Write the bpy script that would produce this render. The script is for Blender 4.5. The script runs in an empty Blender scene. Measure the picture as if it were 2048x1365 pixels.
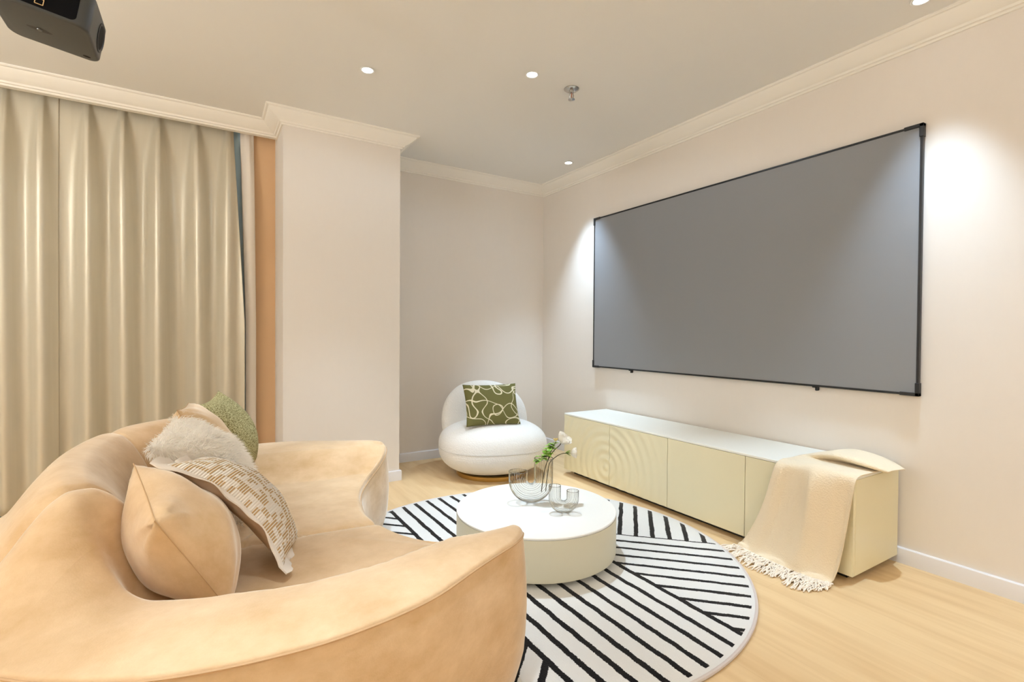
import bpy, math, random
import numpy as np
from mathutils import Vector, Matrix

# ------------------------------------------------------------------ camera, world, exposure
scene = bpy.context.scene
COL = scene.collection
PI = math.pi
FPX = 995.34                                   # focal length in pixels of the 2048 px wide frame
YAW, PITCH, ROLL = math.radians(31.7235), math.radians(0.788), math.radians(0.3916)
cam_d = bpy.data.cameras.new('camera')
cam_d.sensor_fit = 'HORIZONTAL'
cam_d.sensor_width = 36.0
cam_d.lens = FPX / 2048 * 36.0
cam_d.clip_start = 0.03
cam = bpy.data.objects.new('camera', cam_d)
COL.objects.link(cam)
fw = Vector((math.sin(YAW) * math.cos(PITCH), math.cos(YAW) * math.cos(PITCH), -math.sin(PITCH)))
r0 = Vector((math.cos(YAW), -math.sin(YAW), 0))
u0 = r0.cross(fw)
rt = r0 * math.cos(ROLL) + u0 * math.sin(ROLL)
up = rt.cross(fw)
cam.matrix_world = Matrix(((rt.x, up.x, -fw.x, 0), (rt.y, up.y, -fw.y, 0), (rt.z, up.z, -fw.z, 1.1), (0, 0, 0, 1)))
scene.camera = cam

world = bpy.data.worlds.new('world')
world.use_nodes = True
world.node_tree.nodes['Background'].inputs[0].default_value = (1.0, 0.82, 0.62, 1)
world.node_tree.nodes['Background'].inputs[1].default_value = 0.05
scene.world = world

scene.view_settings.view_transform = 'Standard'
scene.view_settings.look = 'None'
scene.view_settings.gamma = 1.0
scene.view_settings.use_curve_mapping = False
scene.view_settings.exposure = 0.13
scene.cycles.max_bounces = 10
scene.cycles.diffuse_bounces = 6
scene.cycles.caustics_reflective = False
scene.cycles.caustics_refractive = False
scene.cycles.sample_clamp_indirect = 6.0

COOL = (0.70, 0.85, 1.0)
FILL_TINT = (0.92, 0.98, 1.0)
BLUE = (0.60, 0.80, 1.0)
MID = (0.98, 1.0, 0.98)
# ceiling lamps: x, y, watts, colour, cone in degrees, softness
CEIL = 2.555
SPOTS = [
    (0.767, 2.776, 100, COOL, 64, 0.9, 3),
    (1.559, 2.328, 140, COOL, 70, 1.0, 10),
    (2.618, 3.347, 160, BLUE, 68, 1.0, 0),
    (2.627, 0.917, 128, BLUE, 62, 1.0, 0),
]
SPOTS_ADDED = [  # extra downlights outside the frame, added to raise the fill light
    (0.32, 1.02, 120, COOL, 42, 1.0, 0),
    (1.60, -0.30, 5, MID, 120, 0.8, 0),
    (-1.40, 2.95, 22, COOL, 140, 0.7, 0),
]


def area_light(name, loc, rot, size, watts, color, size_y=None, shape='DISK'):
    d = bpy.data.lights.new(name, 'AREA')
    d.shape = shape
    d.size = size
    if size_y:
        d.size_y = size_y
    d.energy = watts
    d.color = color
    o = bpy.data.objects.new(name, d)
    o.location = loc
    o.rotation_euler = rot
    COL.objects.link(o)
    return o


# added unseen uplight bowls outside the frame, put in for fill light
FILL_UPLIGHTS = [(-2.6, 1.5, 1.70, 118), (0.9, -2.1, 1.75, 60)]
for ux, uy, uz, uw in FILL_UPLIGHTS:
    area_light('uplight', (ux, uy, uz), (PI, 0, 0), 0.36, uw, FILL_TINT)

# ------------------------------------------------------------------ materials


def mat(name, color, rough=0.5, metal=0.0, spec=0.5, sheen=0.0, sheen_rough=0.4, sheen_tint=None, coat=0.0):
    m = bpy.data.materials.new(name)
    m.use_nodes = True
    b = m.node_tree.nodes['Principled BSDF']
    b.inputs['Base Color'].default_value = (*color, 1)
    b.inputs['Roughness'].default_value = rough
    b.inputs['Metallic'].default_value = metal
    b.inputs['Specular IOR Level'].default_value = spec
    b.inputs['Sheen Weight'].default_value = sheen
    b.inputs['Sheen Roughness'].default_value = sheen_rough
    if sheen_tint:
        b.inputs['Sheen Tint'].default_value = (*sheen_tint, 1)
    b.inputs['Coat Weight'].default_value = coat
    return m


class NT:
    def __init__(self, m):
        self.t = m.node_tree
        self.b = self.t.nodes.get('Principled BSDF')

    def n(self, kind, **kw):
        nd = self.t.nodes.new(kind)
        for k, v in kw.items():
            if k == 'ins':
                for i, val in v.items():
                    nd.inputs[i].default_value = val
            else:
                setattr(nd, k, v)
        return nd

    def l(self, a, b):
        self.t.links.new(a, b)

    def math(self, op, a, b=None, c=None, clamp=False):
        nd = self.t.nodes.new('ShaderNodeMath')
        nd.operation = op
        nd.use_clamp = clamp
        for i, v in enumerate((a, b, c)):
            if v is None:
                continue
            if isinstance(v, (int, float)):
                nd.inputs[i].default_value = v
            else:
                self.l(v, nd.inputs[i])
        return nd.outputs[0]

    def mix(self, fac, a, b):
        nd = self.t.nodes.new('ShaderNodeMix')
        nd.data_type = 'RGBA'
        if isinstance(fac, (int, float)):
            nd.inputs[0].default_value = fac
        else:
            self.l(fac, nd.inputs[0])
        for i, v in ((6, a), (7, b)):
            if isinstance(v, tuple):
                nd.inputs[i].default_value = (*v, 1)
            else:
                self.l(v, nd.inputs[i])
        return nd.outputs[2]

    def coord(self, scale=(1, 1, 1), rot=(0, 0, 0)):
        tc = self.n('ShaderNodeTexCoord')
        mp = self.n('ShaderNodeMapping')
        mp.inputs['Scale'].default_value = scale
        mp.inputs['Rotation'].default_value = rot
        self.l(tc.outputs['Object'], mp.inputs['Vector'])
        return mp.outputs[0]

    def noise(self, vec, scale, detail=3.0, rough=0.5):
        nd = self.n('ShaderNodeTexNoise')
        nd.inputs['Scale'].default_value = scale
        nd.inputs['Detail'].default_value = detail
        nd.inputs['Roughness'].default_value = rough
        self.l(vec, nd.inputs['Vector'])
        return nd.outputs['Fac']

    def bump(self, h, strength=0.2, dist=0.01):
        nd = self.n('ShaderNodeBump')
        nd.inputs['Strength'].default_value = strength
        nd.inputs['Distance'].default_value = dist
        self.l(h, nd.inputs['Height'])
        self.l(nd.outputs[0], self.b.inputs['Normal'])

    def color(self, sock):
        self.l(sock, self.b.inputs['Base Color'])


def noisy(m, c1, c2, scale, bump=0.0, dist=0.005, detail=4.0, bscale=None, stretch=(1, 1, 1)):
    t = NT(m)
    v = t.coord(stretch)
    f = t.noise(v, scale, detail)
    r = t.n('ShaderNodeMapRange')
    r.inputs['From Min'].default_value = 0.3
    r.inputs['From Max'].default_value = 0.7
    t.l(f, r.inputs['Value'])
    t.color(t.mix(r.outputs[0], c1, c2))
    if bump:
        t.bump(t.noise(v, bscale or scale, detail), bump, dist)
    return m


M = {}
M['wall'] = noisy(mat('wall_paper', (0.75, 0.66, 0.57), 0.75, spec=0.25), (0.782, 0.727, 0.672), (0.788, 0.733, 0.678), 40, 0.03, 0.001, bscale=160, stretch=(1, 1, 0.3))
M['ceiling'] = mat('ceiling_paint', (0.81, 0.79, 0.755), 0.8, spec=0.2)
M['crown'] = mat('crown_paint', (0.86, 0.82, 0.75), 0.5, spec=0.3)
M['skirting'] = mat('skirting_paint', (0.78, 0.77, 0.80), 0.4)
M['jamb'] = mat('tan_jamb_paint', (0.72, 0.47, 0.27), 0.6)  # warm bounced light on the recess wall, put into the colour
M['black'] = mat('black_metal', (0.008, 0.008, 0.009), 0.4)
M['black_plastic'] = mat('black_plastic', (0.012, 0.012, 0.012), 0.5)
M['screen'] = mat('grey_screen_fabric', (0.255, 0.26, 0.275), 0.5, spec=0.35)
M['gold'] = mat('brushed_gold', (0.62, 0.40, 0.13), 0.3, metal=1.0)
M['chrome'] = mat('chrome', (0.55, 0.54, 0.52), 0.22, metal=1.0)
M['brass_red'] = mat('copper_bulb', (0.45, 0.16, 0.08), 0.3, metal=0.6)
M['cabinet'] = mat('cream_lacquer', (0.78, 0.715, 0.50), 0.32, spec=0.4)
M['cabinet_top'] = mat('white_lacquer', (0.86, 0.86, 0.80), 0.3, spec=0.4)
M['plinth'] = mat('dark_plinth', (0.03, 0.025, 0.02), 0.6)
M['table_top'] = mat('white_satin_lacquer', (0.86, 0.86, 0.83), 0.35, spec=0.4)
M['table_side'] = mat('ivory_lacquer', (0.70, 0.67, 0.53), 0.45, spec=0.4)  # side shading under the overhead lamps darkened into the base colour
M['emit'] = mat('lamp_glass', (1, 1, 1), 0.3)
M['emit'].node_tree.nodes['Principled BSDF'].inputs['Emission Color'].default_value = (0.96, 0.98, 1, 1)
M['emit'].node_tree.nodes['Principled BSDF'].inputs['Emission Strength'].default_value = 12.0
M['white_trim'] = mat('white_lamp_ring', (0.8, 0.79, 0.76), 0.4)
M['stem'] = mat('stem_brown_green', (0.10, 0.085, 0.035), 0.6)
M['leaf'] = noisy(mat('leaf_green', (0.2, 0.42, 0.05), 0.5), (0.17, 0.38, 0.03), (0.42, 0.62, 0.12), 60)
M['petal'] = mat('petal_white', (0.97, 0.94, 0.86), 0.6)
M['petal_yellow'] = mat('petal_cream_yellow', (0.82, 0.66, 0.30), 0.6)
M['fringe'] = mat('cream_fringe', (0.88, 0.79, 0.68), 0.9)
M['seam'] = mat('seam_thread', (0.55, 0.52, 0.48), 0.9)


def floor_mat():
    m = mat('light_oak_planks', (0.62, 0.43, 0.23), 0.45, spec=0.14)
    t = NT(m)
    v = t.coord(rot=(0, 0, PI / 2))
    br = t.n('ShaderNodeTexBrick')
    br.offset = 0.37
    br.inputs['Scale'].default_value = 1.0
    br.inputs['Mortar Size'].default_value = 0.0012
    br.inputs['Mortar Smooth'].default_value = 0.1
    br.inputs['Bias'].default_value = 0.0
    br.inputs['Brick Width'].default_value = 1.25
    br.inputs['Row Height'].default_value = 0.19
    br.inputs['Color1'].default_value = (0.0, 0.0, 0.0, 1)
    br.inputs['Color2'].default_value = (1.0, 1.0, 1.0, 1)
    br.inputs['Mortar'].default_value = (0.5, 0.5, 0.5, 1)
    t.l(v, br.inputs['Vector'])
    v2 = t.coord((22, 1.2, 1))
    g = t.noise(v2, 3.0, 6.0, 0.62)
    g2 = t.noise(t.coord((7, 0.7, 1)), 2.2, 2.0)
    base = t.mix(t.math('MULTIPLY', br.outputs['Color'], 0.45), (0.73, 0.53, 0.30), (0.67, 0.465, 0.245))
    c = t.mix(t.math('MULTIPLY', g, 0.7), base, (0.79, 0.60, 0.36))
    c = t.mix(t.math('MULTIPLY', t.math('SUBTRACT', g2, 0.42, clamp=True), 1.3), c, (0.52, 0.31, 0.14))
    c = t.mix(t.math('MULTIPLY', br.outputs['Fac'], 0.16), c, (0.40, 0.25, 0.12))
    t.color(c)
    t.bump(g, 0.04, 0.002)
    return m


M['floor'] = floor_mat()


def velvet():
    m = mat('peach_velvet', (0.74, 0.49, 0.28), 0.7, spec=0.15, sheen=1.0, sheen_rough=0.38, sheen_tint=(1.0, 0.94, 0.86))
    t = NT(m)
    v = t.coord()
    a = t.noise(t.coord((1, 1, 1.6)), 6.0, 6.0, 0.65)
    r = t.n('ShaderNodeMapRange')
    r.inputs['From Min'].default_value = 0.32
    r.inputs['From Max'].default_value = 0.68
    t.l(a, r.inputs['Value'])
    t.color(t.mix(r.outputs[0], (0.57, 0.375, 0.195), (0.73, 0.53, 0.330)))
    h = t.math('ADD', t.math('MULTIPLY', t.noise(v, 7.0, 3.0), 1.0), t.math('MULTIPLY', t.noise(v, 260, 2.0), 0.06))
    t.bump(h, 0.28, 0.02)
    return m


M['velvet'] = velvet()
M['velvet_seam'] = mat('peach_piping', (0.54, 0.35, 0.19), 0.85)


def boucle():
    m = mat('white_boucle', (0.79, 0.76, 0.72), 0.95, spec=0.1, sheen=0.3)
    t = NT(m)
    v = t.coord()
    vo = t.n('ShaderNodeTexVoronoi')
    vo.inputs['Scale'].default_value = 130
    t.l(v, vo.inputs['Vector'])
    t.bump(t.math('ADD', vo.outputs['Distance'], t.noise(v, 60, 3.0)), 0.35, 0.008)
    return m


M['boucle'] = boucle()


def satin():
    m = mat('champagne_satin', (0.64, 0.59, 0.47), 0.40, metal=0.35, spec=0.6, sheen=0.2, sheen_rough=0.3)
    t = NT(m)
    v = t.coord((1, 1, 0.05))
    f = t.noise(v, 26, 3.0)
    t.color(t.mix(f, (0.595, 0.54, 0.42), (0.70, 0.645, 0.53)))
    t.bump(t.noise(t.coord((1, 1, 0.6)), 380, 2.0), 0.05, 0.002)
    t.b.inputs['Anisotropic'].default_value = 0.4
    return m


M['satin'] = satin()
M['lining'] = mat('blue_lining', (0.36, 0.50, 0.60), 0.7)
M['sheer'] = mat('pale_sheer', (0.82, 0.75, 0.67), 0.8, spec=0.1)


def speckle():
    m = mat('green_speckled_boucle', (0.4, 0.37, 0.18), 0.95, spec=0.1)
    t = NT(m)
    v = t.coord()
    f = t.noise(v, 190, 2.0, 0.7)
    r = t.n('ShaderNodeMapRange')
    r.inputs['From Min'].default_value = 0.38
    r.inputs['From Max'].default_value = 0.62
    t.l(f, r.inputs['Value'])
    t.color(t.mix(r.outputs[0], (0.16, 0.135, 0.045), (0.54, 0.50, 0.28)))
    t.bump(f, 0.6, 0.004)
    return m


M['speckle'] = speckle()


def squiggle():
    m = mat('olive_squiggle_fabric', (0.18, 0.17, 0.05), 0.9, spec=0.1)
    t = NT(m)
    v = t.coord()

    def contour(scale, off, lv, wd):
        mp = t.n('ShaderNodeMapping')
        mp.inputs['Location'].default_value = off
        t.l(v, mp.inputs['Vector'])
        f = t.noise(mp.outputs[0], scale, 0.0)
        d = t.math('ABSOLUTE', t.math('SUBTRACT', f, lv))
        return t.math('LESS_THAN', d, wd)
    a = contour(7.0, (4.4, 2.9, 7.3), 0.50, 0.014)
    b = contour(8.0, (1.2, 6.7, 3.1), 0.47, 0.014)
    c = contour(6.0, (9.1, 3.7, 2.3), 0.56, 0.011)
    k = t.math('MAXIMUM', t.math('MAXIMUM', a, b), c)
    t.color(t.mix(k, (0.150, 0.140, 0.050), (0.70, 0.64, 0.46)))
    t.bump(t.math('ADD', k, t.math('MULTIPLY', t.noise(v, 300, 2.0), 0.2)), 0.4, 0.004)
    return m


M['squiggle'] = squiggle()


def woven():
    m = mat('woven_tan_white', (0.7, 0.6, 0.48), 0.95, spec=0.1)
    t = NT(m)
    tc = t.n('ShaderNodeTexCoord')
    sp = t.n('ShaderNodeSeparateXYZ')
    t.l(tc.outputs['Object'], sp.inputs[0])
    x, y = sp.outputs[0], sp.outputs[1]
    # random cells of tan stripes on white
    cx = t.math('FLOOR', t.math('MULTIPLY', x, 62))
    cy = t.math('FLOOR', t.math('MULTIPLY', y, 62))
    cb = t.n('ShaderNodeCombineXYZ')
    t.l(cx, cb.inputs[0])
    t.l(cy, cb.inputs[1])
    wn = t.n('ShaderNodeTexWhiteNoise')
    wn.noise_dimensions = '2D'
    t.l(cb.outputs[0], wn.inputs['Vector'])
    cell = t.math('GREATER_THAN', wn.outputs['Value'], 0.50)
    st = t.math('SINE', t.math('MULTIPLY', y, 62 * 2 * PI * 2.0))
    stripe = t.math('GREATER_THAN', st, -0.35)
    k = t.math('MULTIPLY', cell, stripe)
    t.color(t.mix(k, (0.80, 0.73, 0.65), (0.50, 0.33, 0.16)))
    t.bump(t.math('ADD', st, t.math('MULTIPLY', cell, 1.5)), 0.5, 0.003)
    return m


M['woven'] = woven()
M['cotton'] = noisy(mat('beige_cotton', (0.66, 0.50, 0.36), 0.9, spec=0.1), (0.60, 0.44, 0.31), (0.72, 0.57, 0.43), 9, 0.35, 0.02, bscale=14)
M['flange'] = mat('white_flange', (0.80, 0.72, 0.64), 0.9, spec=0.1)
M['fur'] = mat('white_fur', (0.97, 0.93, 0.87), 0.8, spec=0.1)
for _k in ('fur', 'petal'):
    _t = NT(M[_k])
    _tl = _t.n('ShaderNodeBsdfTranslucent')
    _tl.inputs[0].default_value = (0.97, 0.93, 0.87, 1)
    _mx = _t.n('ShaderNodeMixShader')
    _mx.inputs[0].default_value = 0.45
    _t.l(_t.b.outputs[0], _mx.inputs[1])
    _t.l(_tl.outputs[0], _mx.inputs[2])
    _t.l(_mx.outputs[0], _t.t.nodes['Material Output'].inputs[0])


def throw_mat():
    m = mat('cream_woven_throw', (0.82, 0.70, 0.52), 0.95, spec=0.1, sheen=0.25)
    t = NT(m)
    v = t.coord()
    vo = t.n('ShaderNodeTexVoronoi')
    vo.inputs['Scale'].default_value = 150
    t.l(v, vo.inputs['Vector'])
    t.bump(vo.outputs['Distance'], 0.35, 0.004)
    return m


M['throw'] = throw_mat()


def rug_mat():
    m = mat('striped_rug_pile', (0.8, 0.8, 0.8), 0.95, spec=0.05, sheen=0.2)
    t = NT(m)
    tc = t.n('ShaderNodeTexCoord')
    wob = t.n('ShaderNodeTexNoise')
    wob.inputs['Scale'].default_value = 14.0
    wob.inputs['Detail'].default_value = 3.0
    t.l(tc.outputs['Object'], wob.inputs['Vector'])
    fine = t.n('ShaderNodeTexNoise')
    fine.inputs['Scale'].default_value = 240.0
    t.l(tc.outputs['Object'], fine.inputs['Vector'])
    dv = t.n('ShaderNodeVectorMath', operation='SUBTRACT')
    t.l(wob.outputs['Color'], dv.inputs[0])
    dv.inputs[1].default_value = (0.5, 0.5, 0.5)
    dm = t.n('ShaderNodeVectorMath', operation='SCALE')
    t.l(dv.outputs[0], dm.inputs[0])
    dm.inputs['Scale'].default_value = 0.012
    df = t.n('ShaderNodeVectorMath', operation='SUBTRACT')
    t.l(fine.outputs['Color'], df.inputs[0])
    df.inputs[1].default_value = (0.5, 0.5, 0.5)
    df2 = t.n('ShaderNodeVectorMath', operation='SCALE')
    t.l(df.outputs[0], df2.inputs[0])
    df2.inputs['Scale'].default_value = 0.010
    ad = t.n('ShaderNodeVectorMath', operation='ADD')
    t.l(tc.outputs['Object'], ad.inputs[0])
    t.l(dm.outputs[0], ad.inputs[1])
    ad2 = t.n('ShaderNodeVectorMath', operation='ADD')
    t.l(ad.outputs[0], ad2.inputs[0])
    t.l(df2.outputs[0], ad2.inputs[1])
    sp = t.n('ShaderNodeSeparateXYZ')
    t.l(ad2.outputs[0], sp.inputs[0])
    # object origin is the rug centre (1.345, 2.03)
    x = t.math('ADD', sp.outputs[0], 1.345)
    y = t.math('ADD', sp.outputs[1], 2.03)
    s = t.math('ADD', x, y)
    d = t.math('SUBTRACT', y, x)

    def stripes(val, origin, pitch, half):
        q = t.math('DIVIDE', t.math('SUBTRACT', val, origin), pitch)
        f = t.math('ABSOLUTE', t.math('SUBTRACT', q, t.math('ROUND', q)))
        return t.math('LESS_THAN', f, half / pitch)
    hw = 0.0120
    mid = stripes(x, 0.967, 0.0866, hw)
    g = stripes(s, 3.900, 0.1240, hw * 1.28)
    f_ = stripes(d, -0.064, 0.1230, hw * 1.41)
    b_ = stripes(s, 3.770, 0.1310, hw * 1.28)
    e_ = stripes(d, 0.365, 0.1200, hw * 1.41)
    right = t.math('GREATER_THAN', x, 1.66)
    left = t.math('LESS_THAN', x, 0.967)
    upper_r = t.math('GREATER_THAN', s, 3.900)
    upper_l = t.math('GREATER_THAN', y, 1.86)

    def sel(k, a, b):      # k ? b : a
        return t.math('ADD', t.math('MULTIPLY', a, t.math('SUBTRACT', 1.0, k)), t.math('MULTIPLY', b, k))
    rr = sel(upper_r, g, f_)
    ll = sel(upper_l, e_, b_)
    k = sel(right, sel(left, mid, ll), rr)
    # border lines between the zones
    bl = t.math('LESS_THAN', t.math('ABSOLUTE', t.math('SUBTRACT', x, 0.967)), hw)
    br = t.math('LESS_THAN', t.math('ABSOLUTE', t.math('SUBTRACT', x, 1.66)), hw)
    k = t.math('MAXIMUM', k, t.math('MAXIMUM', bl, br))
    rad = t.n('ShaderNodeVectorMath', operation='LENGTH')
    t.l(tc.outputs['Object'], rad.inputs[0])
    k = t.math('MULTIPLY', k, t.math('LESS_THAN', rad.outputs['Value'], 1.0))
    t.color(t.mix(k, (0.74, 0.73, 0.71), (0.010, 0.009, 0.010)))
    h = t.math('SUBTRACT', t.math('MULTIPLY', fine.outputs['Fac'], 0.6), t.math('MULTIPLY', k, 0.7))
    t.bump(h, 0.5, 0.006)
    return m


M['rug'] = rug_mat()
M['rug_edge'] = mat('rug_binding', (0.62, 0.55, 0.52), 0.9)


def glass_mat(name, tint):
    m = bpy.data.materials.new(name)
    m.use_nodes = True
    nt = m.node_tree
    for nd in list(nt.nodes):
        nt.nodes.remove(nd)
    out = nt.nodes.new('ShaderNodeOutputMaterial')
    tr = nt.nodes.new('ShaderNodeBsdfTransparent')
    gl = nt.nodes.new('ShaderNodeBsdfGlossy')
    gl.inputs['Roughness'].default_value = 0.04
    mx = nt.nodes.new('ShaderNodeMixShader')
    lw = nt.nodes.new('ShaderNodeLayerWeight')
    lw.inputs['Blend'].default_value = 0.32
    ramp = nt.nodes.new('ShaderNodeValToRGB')
    ramp.color_ramp.elements[0].color = (0.925, 0.925, 0.905, 1)
    ramp.color_ramp.elements[1].color = (*tint, 1)
    ramp.color_ramp.elements[0].position = 0.25
    e = ramp.color_ramp.elements.new(0.55)
    e.color = (0.88, 0.87, 0.84, 1)
    e = ramp.color_ramp.elements.new(0.75)
    e.color = (0.72, 0.75, 0.77, 1)
    nt.links.new(lw.outputs['Facing'], ramp.inputs[0])
    nt.links.new(ramp.outputs[0], tr.inputs[0])
    mul = nt.nodes.new('ShaderNodeMath')
    mul.operation = 'MULTIPLY'
    mul.inputs[1].default_value = 0.9
    nt.links.new(lw.outputs['Fresnel'], mul.inputs[0])
    nt.links.new(mul.outputs[0], mx.inputs[0])
    nt.links.new(tr.outputs[0], mx.inputs[1])
    nt.links.new(gl.outputs[0], mx.inputs[2])
    nt.links.new(mx.outputs[0], out.inputs[0])
    return m


M['glass'] = glass_mat('fluted_glass', (0.30, 0.30, 0.32))
M['proj_body'] = mat('graphite_plastic', (0.050, 0.054, 0.058), 0.42)
M['proj_dark'] = mat('dark_recess', (0.018, 0.018, 0.018), 0.45)
M['port'] = mat('port_outline', (0.60, 0.42, 0.20), 0.5)
M['lens'] = mat('lens_glass', (0.004, 0.004, 0.005), 0.5, spec=0.06)
M['screw'] = mat('screw_metal', (0.16, 0.16, 0.16), 0.35, metal=0.9)

# ------------------------------------------------------------------ mesh helpers


def finish(me, material, smooth=True, angle=None):
    if material:
        me.materials.append(material)
    if smooth:
        me.polygons.foreach_set('use_smooth', [True] * len(me.polygons))
        if angle:
            me.set_sharp_from_angle(angle=math.radians(angle))
    me.validate()
    me.update()


def link(name, me, parent=None):
    o = bpy.data.objects.new(name, me)
    COL.objects.link(o)
    if parent:
        o.parent = parent
    return o


def mesh(name, verts, faces, material, parent=None, smooth=True, angle=None, loc=None):
    me = bpy.data.meshes.new(name)
    me.from_pydata([tuple(map(float, v)) for v in verts], [], [tuple(int(i) for i in f) for f in faces])
    finish(me, material, smooth, angle)
    o = link(name, me, parent)
    if loc is not None:
        o.location = loc
    return o


def tag(o, label, cat, group=None, kind=None):
    o['label'] = label
    o['category'] = cat
    if group:
        o['group'] = group
    if kind:
        o['kind'] = kind
    return o


def empty(name, loc, label, cat, group=None, rotz=0.0):
    o = bpy.data.objects.new(name, None)
    o.empty_display_size = 0.1
    COL.objects.link(o)
    o.location = loc
    o.rotation_euler = (0, 0, rotz)
    return tag(o, label, cat, group)


def structure(o):
    o['kind'] = 'structure'
    return o


def grid_faces(n, m, close_n=False, close_m=False, off=0):
    f = []
    for i in range(n if close_n else n - 1):
        for j in range(m if close_m else m - 1):
            a = i * m + j
            b = ((i + 1) % n) * m + j
            c = ((i + 1) % n) * m + (j + 1) % m
            d = i * m + (j + 1) % m
            f.append((off + a, off + b, off + c, off + d))
    return f


class MB:
    """collects shapes into one mesh"""

    def __init__(self):
        self.v, self.f = [], []

    def add(self, v, f):
        o = len(self.v)
        self.v += [tuple(p) for p in v]
        self.f += [tuple(i + o for i in q) for q in f]
        return self

    def box(self, x0, x1, y0, y1, z0, z1, bevel=0.0):
        b = bevel
        if b <= 0:
            v = [(x, y, z) for x in (x0, x1) for y in (y0, y1) for z in (z0, z1)]
            f = [(0, 1, 3, 2), (4, 6, 7, 5), (0, 4, 5, 1), (2, 3, 7, 6), (0, 2, 6, 4), (1, 5, 7, 3)]
            return self.add(v, f)
        # bevelled box: every corner becomes three points
        v, idx = [], {}
        for ix, x in enumerate((x0, x1)):
            for iy, y in enumerate((y0, y1)):
                for iz, z in enumerate((z0, z1)):
                    sx, sy, sz = (b if ix == 0 else -b), (b if iy == 0 else -b), (b if iz == 0 else -b)
                    for k, p in enumerate(((x, y + sy, z + sz), (x + sx, y, z + sz), (x + sx, y + sy, z))):
                        idx[ix, iy, iz, k] = len(v)
                        v.append(p)
        f = []
        for s in (0, 1):
            q = [idx[s, 0, 0, 0], idx[s, 1, 0, 0], idx[s, 1, 1, 0], idx[s, 0, 1, 0]]
            f.append(q if s else q[::-1])
            q = [idx[0, s, 0, 1], idx[1, s, 0, 1], idx[1, s, 1, 1], idx[0, s, 1, 1]]
            f.append(q[::-1] if s else q)
            q = [idx[0, 0, s, 2], idx[1, 0, s, 2], idx[1, 1, s, 2], idx[0, 1, s, 2]]
            f.append(q if s else q[::-1])
        for a in (0, 1):
            for c in (0, 1):
                f.append([idx[a, c, 0, 0], idx[a, c, 0, 1], idx[a, c, 1, 1], idx[a, c, 1, 0]])
                f.append([idx[a, 0, c, 0], idx[a, 0, c, 2], idx[a, 1, c, 2], idx[a, 1, c, 0]])
                f.append([idx[0, a, c, 1], idx[0, a, c, 2], idx[1, a, c, 2], idx[1, a, c, 1]])
        for ix in (0, 1):
            for iy in (0, 1):
                for iz in (0, 1):
                    f.append([idx[ix, iy, iz, k] for k in range(3)])
        return self.add(v, f)

    def tube(self, pts, r, n=8, closed=False, r_list=None):
        pts = [Vector(p) for p in pts]
        m = len(pts)
        v = []
        prev = None
        for i, p in enumerate(pts):
            a = pts[(i - 1) % m] if (closed or i > 0) else p
            b = pts[(i + 1) % m] if (closed or i < m - 1) else p
            tg = (b - a).normalized()
            if prev is None:
                ref = Vector((0, 0, 1)) if abs(tg.z) < 0.9 else Vector((1, 0, 0))
                nx = tg.cross(ref).normalized()
            else:
                nx = (prev - tg * prev.dot(tg)).normalized()
            prev = nx
            ny = tg.cross(nx)
            rr = r_list[i] if r_list else r
            for k in range(n):
                t = 2 * PI * k / n
                v.append(p + nx * (rr * math.cos(t)) + ny * (rr * math.sin(t)))
        f = grid_faces(m, n, close_n=closed, close_m=True)
        if not closed:
            f.append(tuple(range(n)))
            f.append(tuple((m - 1) * n + k for k in range(n))[::-1])
        return self.add(v, f)

    def lathe(self, prof, n=48, cx=0, cy=0, cap=True):
        v = []
        for r, z in prof:
            for k in range(n):
                t = 2 * PI * k / n
                v.append((cx + r * math.cos(t), cy + r * math.sin(t), z))
        m = len(prof)
        f = grid_faces(m, n, close_m=True)
        if cap:
            f.append(tuple(range(n)))
            f.append(tuple((m - 1) * n + k for k in range(n)))
        return self.add(v, f)

    def build(self, name, material, parent=None, smooth=True, angle=40, loc=None):
        o = mesh(name, self.v, self.f, material, parent, smooth, angle, loc)
        import bmesh
        bm = bmesh.new()
        bm.from_mesh(o.data)
        bmesh.ops.recalc_face_normals(bm, faces=bm.faces)
        bm.to_mesh(o.data)
        bm.free()
        return o


def smoothstep(a, b, x):
    t = np.clip((x - a) / (b - a), 0, 1)
    return t * t * (3 - 2 * t)


def catmull(pts, n, closed=True):
    P = np.array(pts, float)
    m = len(P)
    out = []
    segs = m if closed else m - 1
    for i in range(segs):
        if closed:
            p0, p1, p2, p3 = P[(i - 1) % m], P[i], P[(i + 1) % m], P[(i + 2) % m]
        else:
            p0, p1, p2, p3 = P[max(i - 1, 0)], P[i], P[i + 1], P[min(i + 2, m - 1)]
        for k in range(n):
            t = k / n
            out.append(0.5 * ((2 * p1) + (-p0 + p2) * t + (2 * p0 - 5 * p1 + 4 * p2 - p3) * t * t + (-p0 + 3 * p1 - 3 * p2 + p3) * t ** 3))
    if not closed:
        out.append(P[-1])
    return np.array(out)


_rng = np.random.default_rng(7)
_NP = [(_rng.uniform(-1, 1, 3), _rng.uniform(0, 6.28)) for _ in range(14)]


def wavy(P, freq, seed=0):
    """smooth pseudo-noise of points (n,3), about -1..1"""
    r = np.random.default_rng(seed)
    s = 0
    for _ in range(7):
        d = r.normal(size=3)
        d /= np.linalg.norm(d)
        s = s + np.sin(P @ d * freq * r.uniform(0.6, 1.6) + r.uniform(0, 6.28))
    return s / 4.0


# ------------------------------------------------------------------ the room
W, B, K, CC, D = 2.890, 4.09, 2.470, 3.6045, 3.883
XC0, XC1 = 0.4431, 1.2408
XL, YN = -3.2, -2.9

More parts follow.
